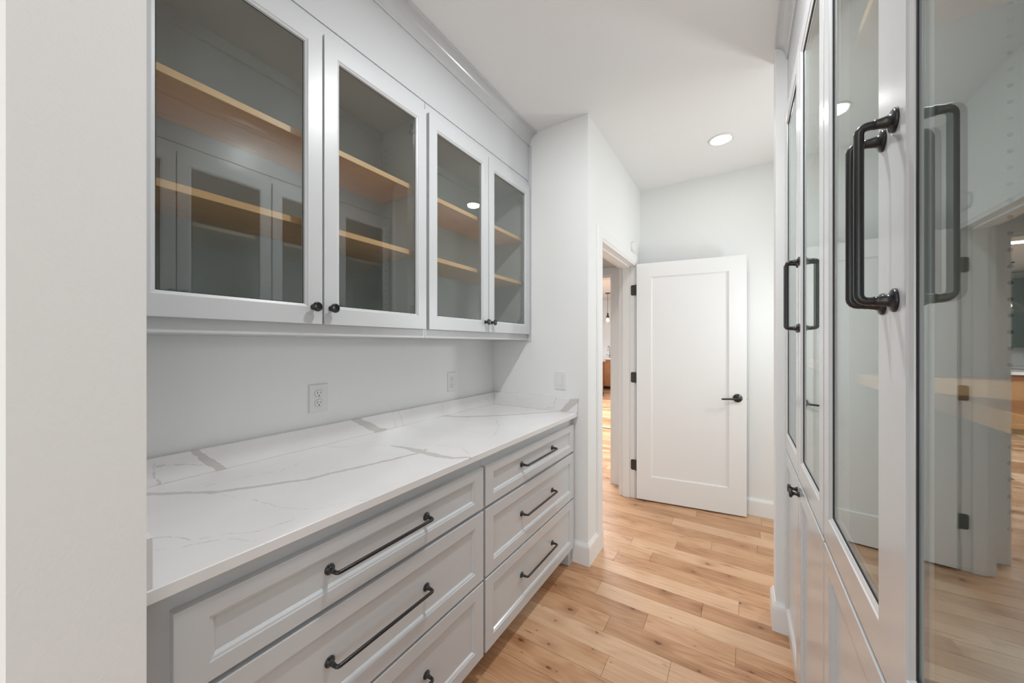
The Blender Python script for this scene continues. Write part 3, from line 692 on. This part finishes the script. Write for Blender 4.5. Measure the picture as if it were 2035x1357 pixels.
kitchen_units(-5.4, -3.06, 8.45, 9.30, 4, 'island', 'brown wooden kitchen island seen reflected in the glass door', 'kitchen_island')
it = obj('island_countertop', B(-5.44, -3.02, 8.38, 9.36, .89, .935, ch=.003), 'quartz'); tag(it, 'white slab top of the kitchen island', 'countertop')
t = empty('teal_wall_cabinet', (-4.6, 11.0, 1.28), label='dark teal panelled kitchen cabinet on the far wall, seen reflected', category='cabinet')
obj('carcass', B(-5.4, -4.03, 10.86, 11.195, 1.28, 2.60), 'teal', t)
for i in range(3):
    mp = lambda u, v, q: (u, 10.86-q, v)
    obj('door', shaker(mp, -5.4+i*.457+.004, -5.4+(i+1)*.457-.004, 1.285, 2.09, .06, .06), 'teal', t)
    obj('door', shaker(mp, -5.4+i*.457+.004, -5.4+(i+1)*.457-.004, 2.10, 2.595, .06, .06), 'teal', t)
t = empty('kitchen_faucet', (-3.40, 10.95, .93), label='tall gooseneck faucet standing on the far kitchen counter', category='faucet')
obj('spout', tube([(-3.40, 10.95, .93), (-3.40, 10.95, 1.20)]+[(-3.40, 10.95-.09+.09*math.cos(a/8*PI), 1.20+.09*math.sin(a/8*PI)) for a in range(1, 9)]+[(-3.40, 10.77, 1.14)], .013, 12), 'nickel', t, smooth=True)
obj('base', xf(lathe([(.03, 0), (.03, .01), (.022, .02), (.02, .08), (0, .08)], 16), (-3.40, 10.95, .93), (0, 0, 1)), 'nickel', t, smooth=True)
obj('handle', tube([(-3.42, 10.95, 1.0), (-3.50, 10.94, 1.03)], .009, 8), 'nickel', t, smooth=True)
for i, (x, y, lb) in enumerate(((-3.07, 9.7, 'clear glass dome pendant visible through the hall doorway'), (-3.60, 9.7, 'clear glass dome pendant seen reflected beside the teal cabinet'), (-4.3, 9.7, 'clear glass dome pendant at the far side of the kitchen'))):
    t = empty('dome_pendant', (x, y, 1.88), label=lb, category='light', group='glass dome pendants in the kitchen')
    obj('canopy', xf(lathe([(.065, 0), (.065, .02), (.01, .025), (0, .025)], 20), (x, y, HC), (0, 0, -1)), 'black', t)
    obj('cord', tube([(x, y, HC-.02), (x, y, 2.17)], .005, 8), 'black', t)
    obj('socket', xf(lathe([(.012, .12), (.02, .10), (.028, .03), (.045, 0), (.045, -.01), (0, -.01)], 16), (x, y, 2.08), (0, 0, 1)), 'bronze', t, smooth=True)
    obj('shade', xf(lathe([(.17*math.cos(a/8*PI/2), .19*math.sin(a/8*PI/2)) for a in range(0, 8)], 24), (x, y, 1.88), (0, 0, 1)), 'clear', t, smooth=True)
    obj('bulb', xf(lathe([(.001, -.05), (.035, -.03), (.045, 0), (.03, .04), (.015, .06), (0, .06)], 16), (x, y, 2.0), (0, 0, 1)), 'globe', t, smooth=True)
# hedge outside the hall window
hd = obj('hedge', B(5.2, 5.9, 0, 6.5, -.3, 2.3, ch=.2), 'foliage'); tag(hd, 'green garden hedge outside the hall window', 'hedge'); hd['kind'] = 'stuff'
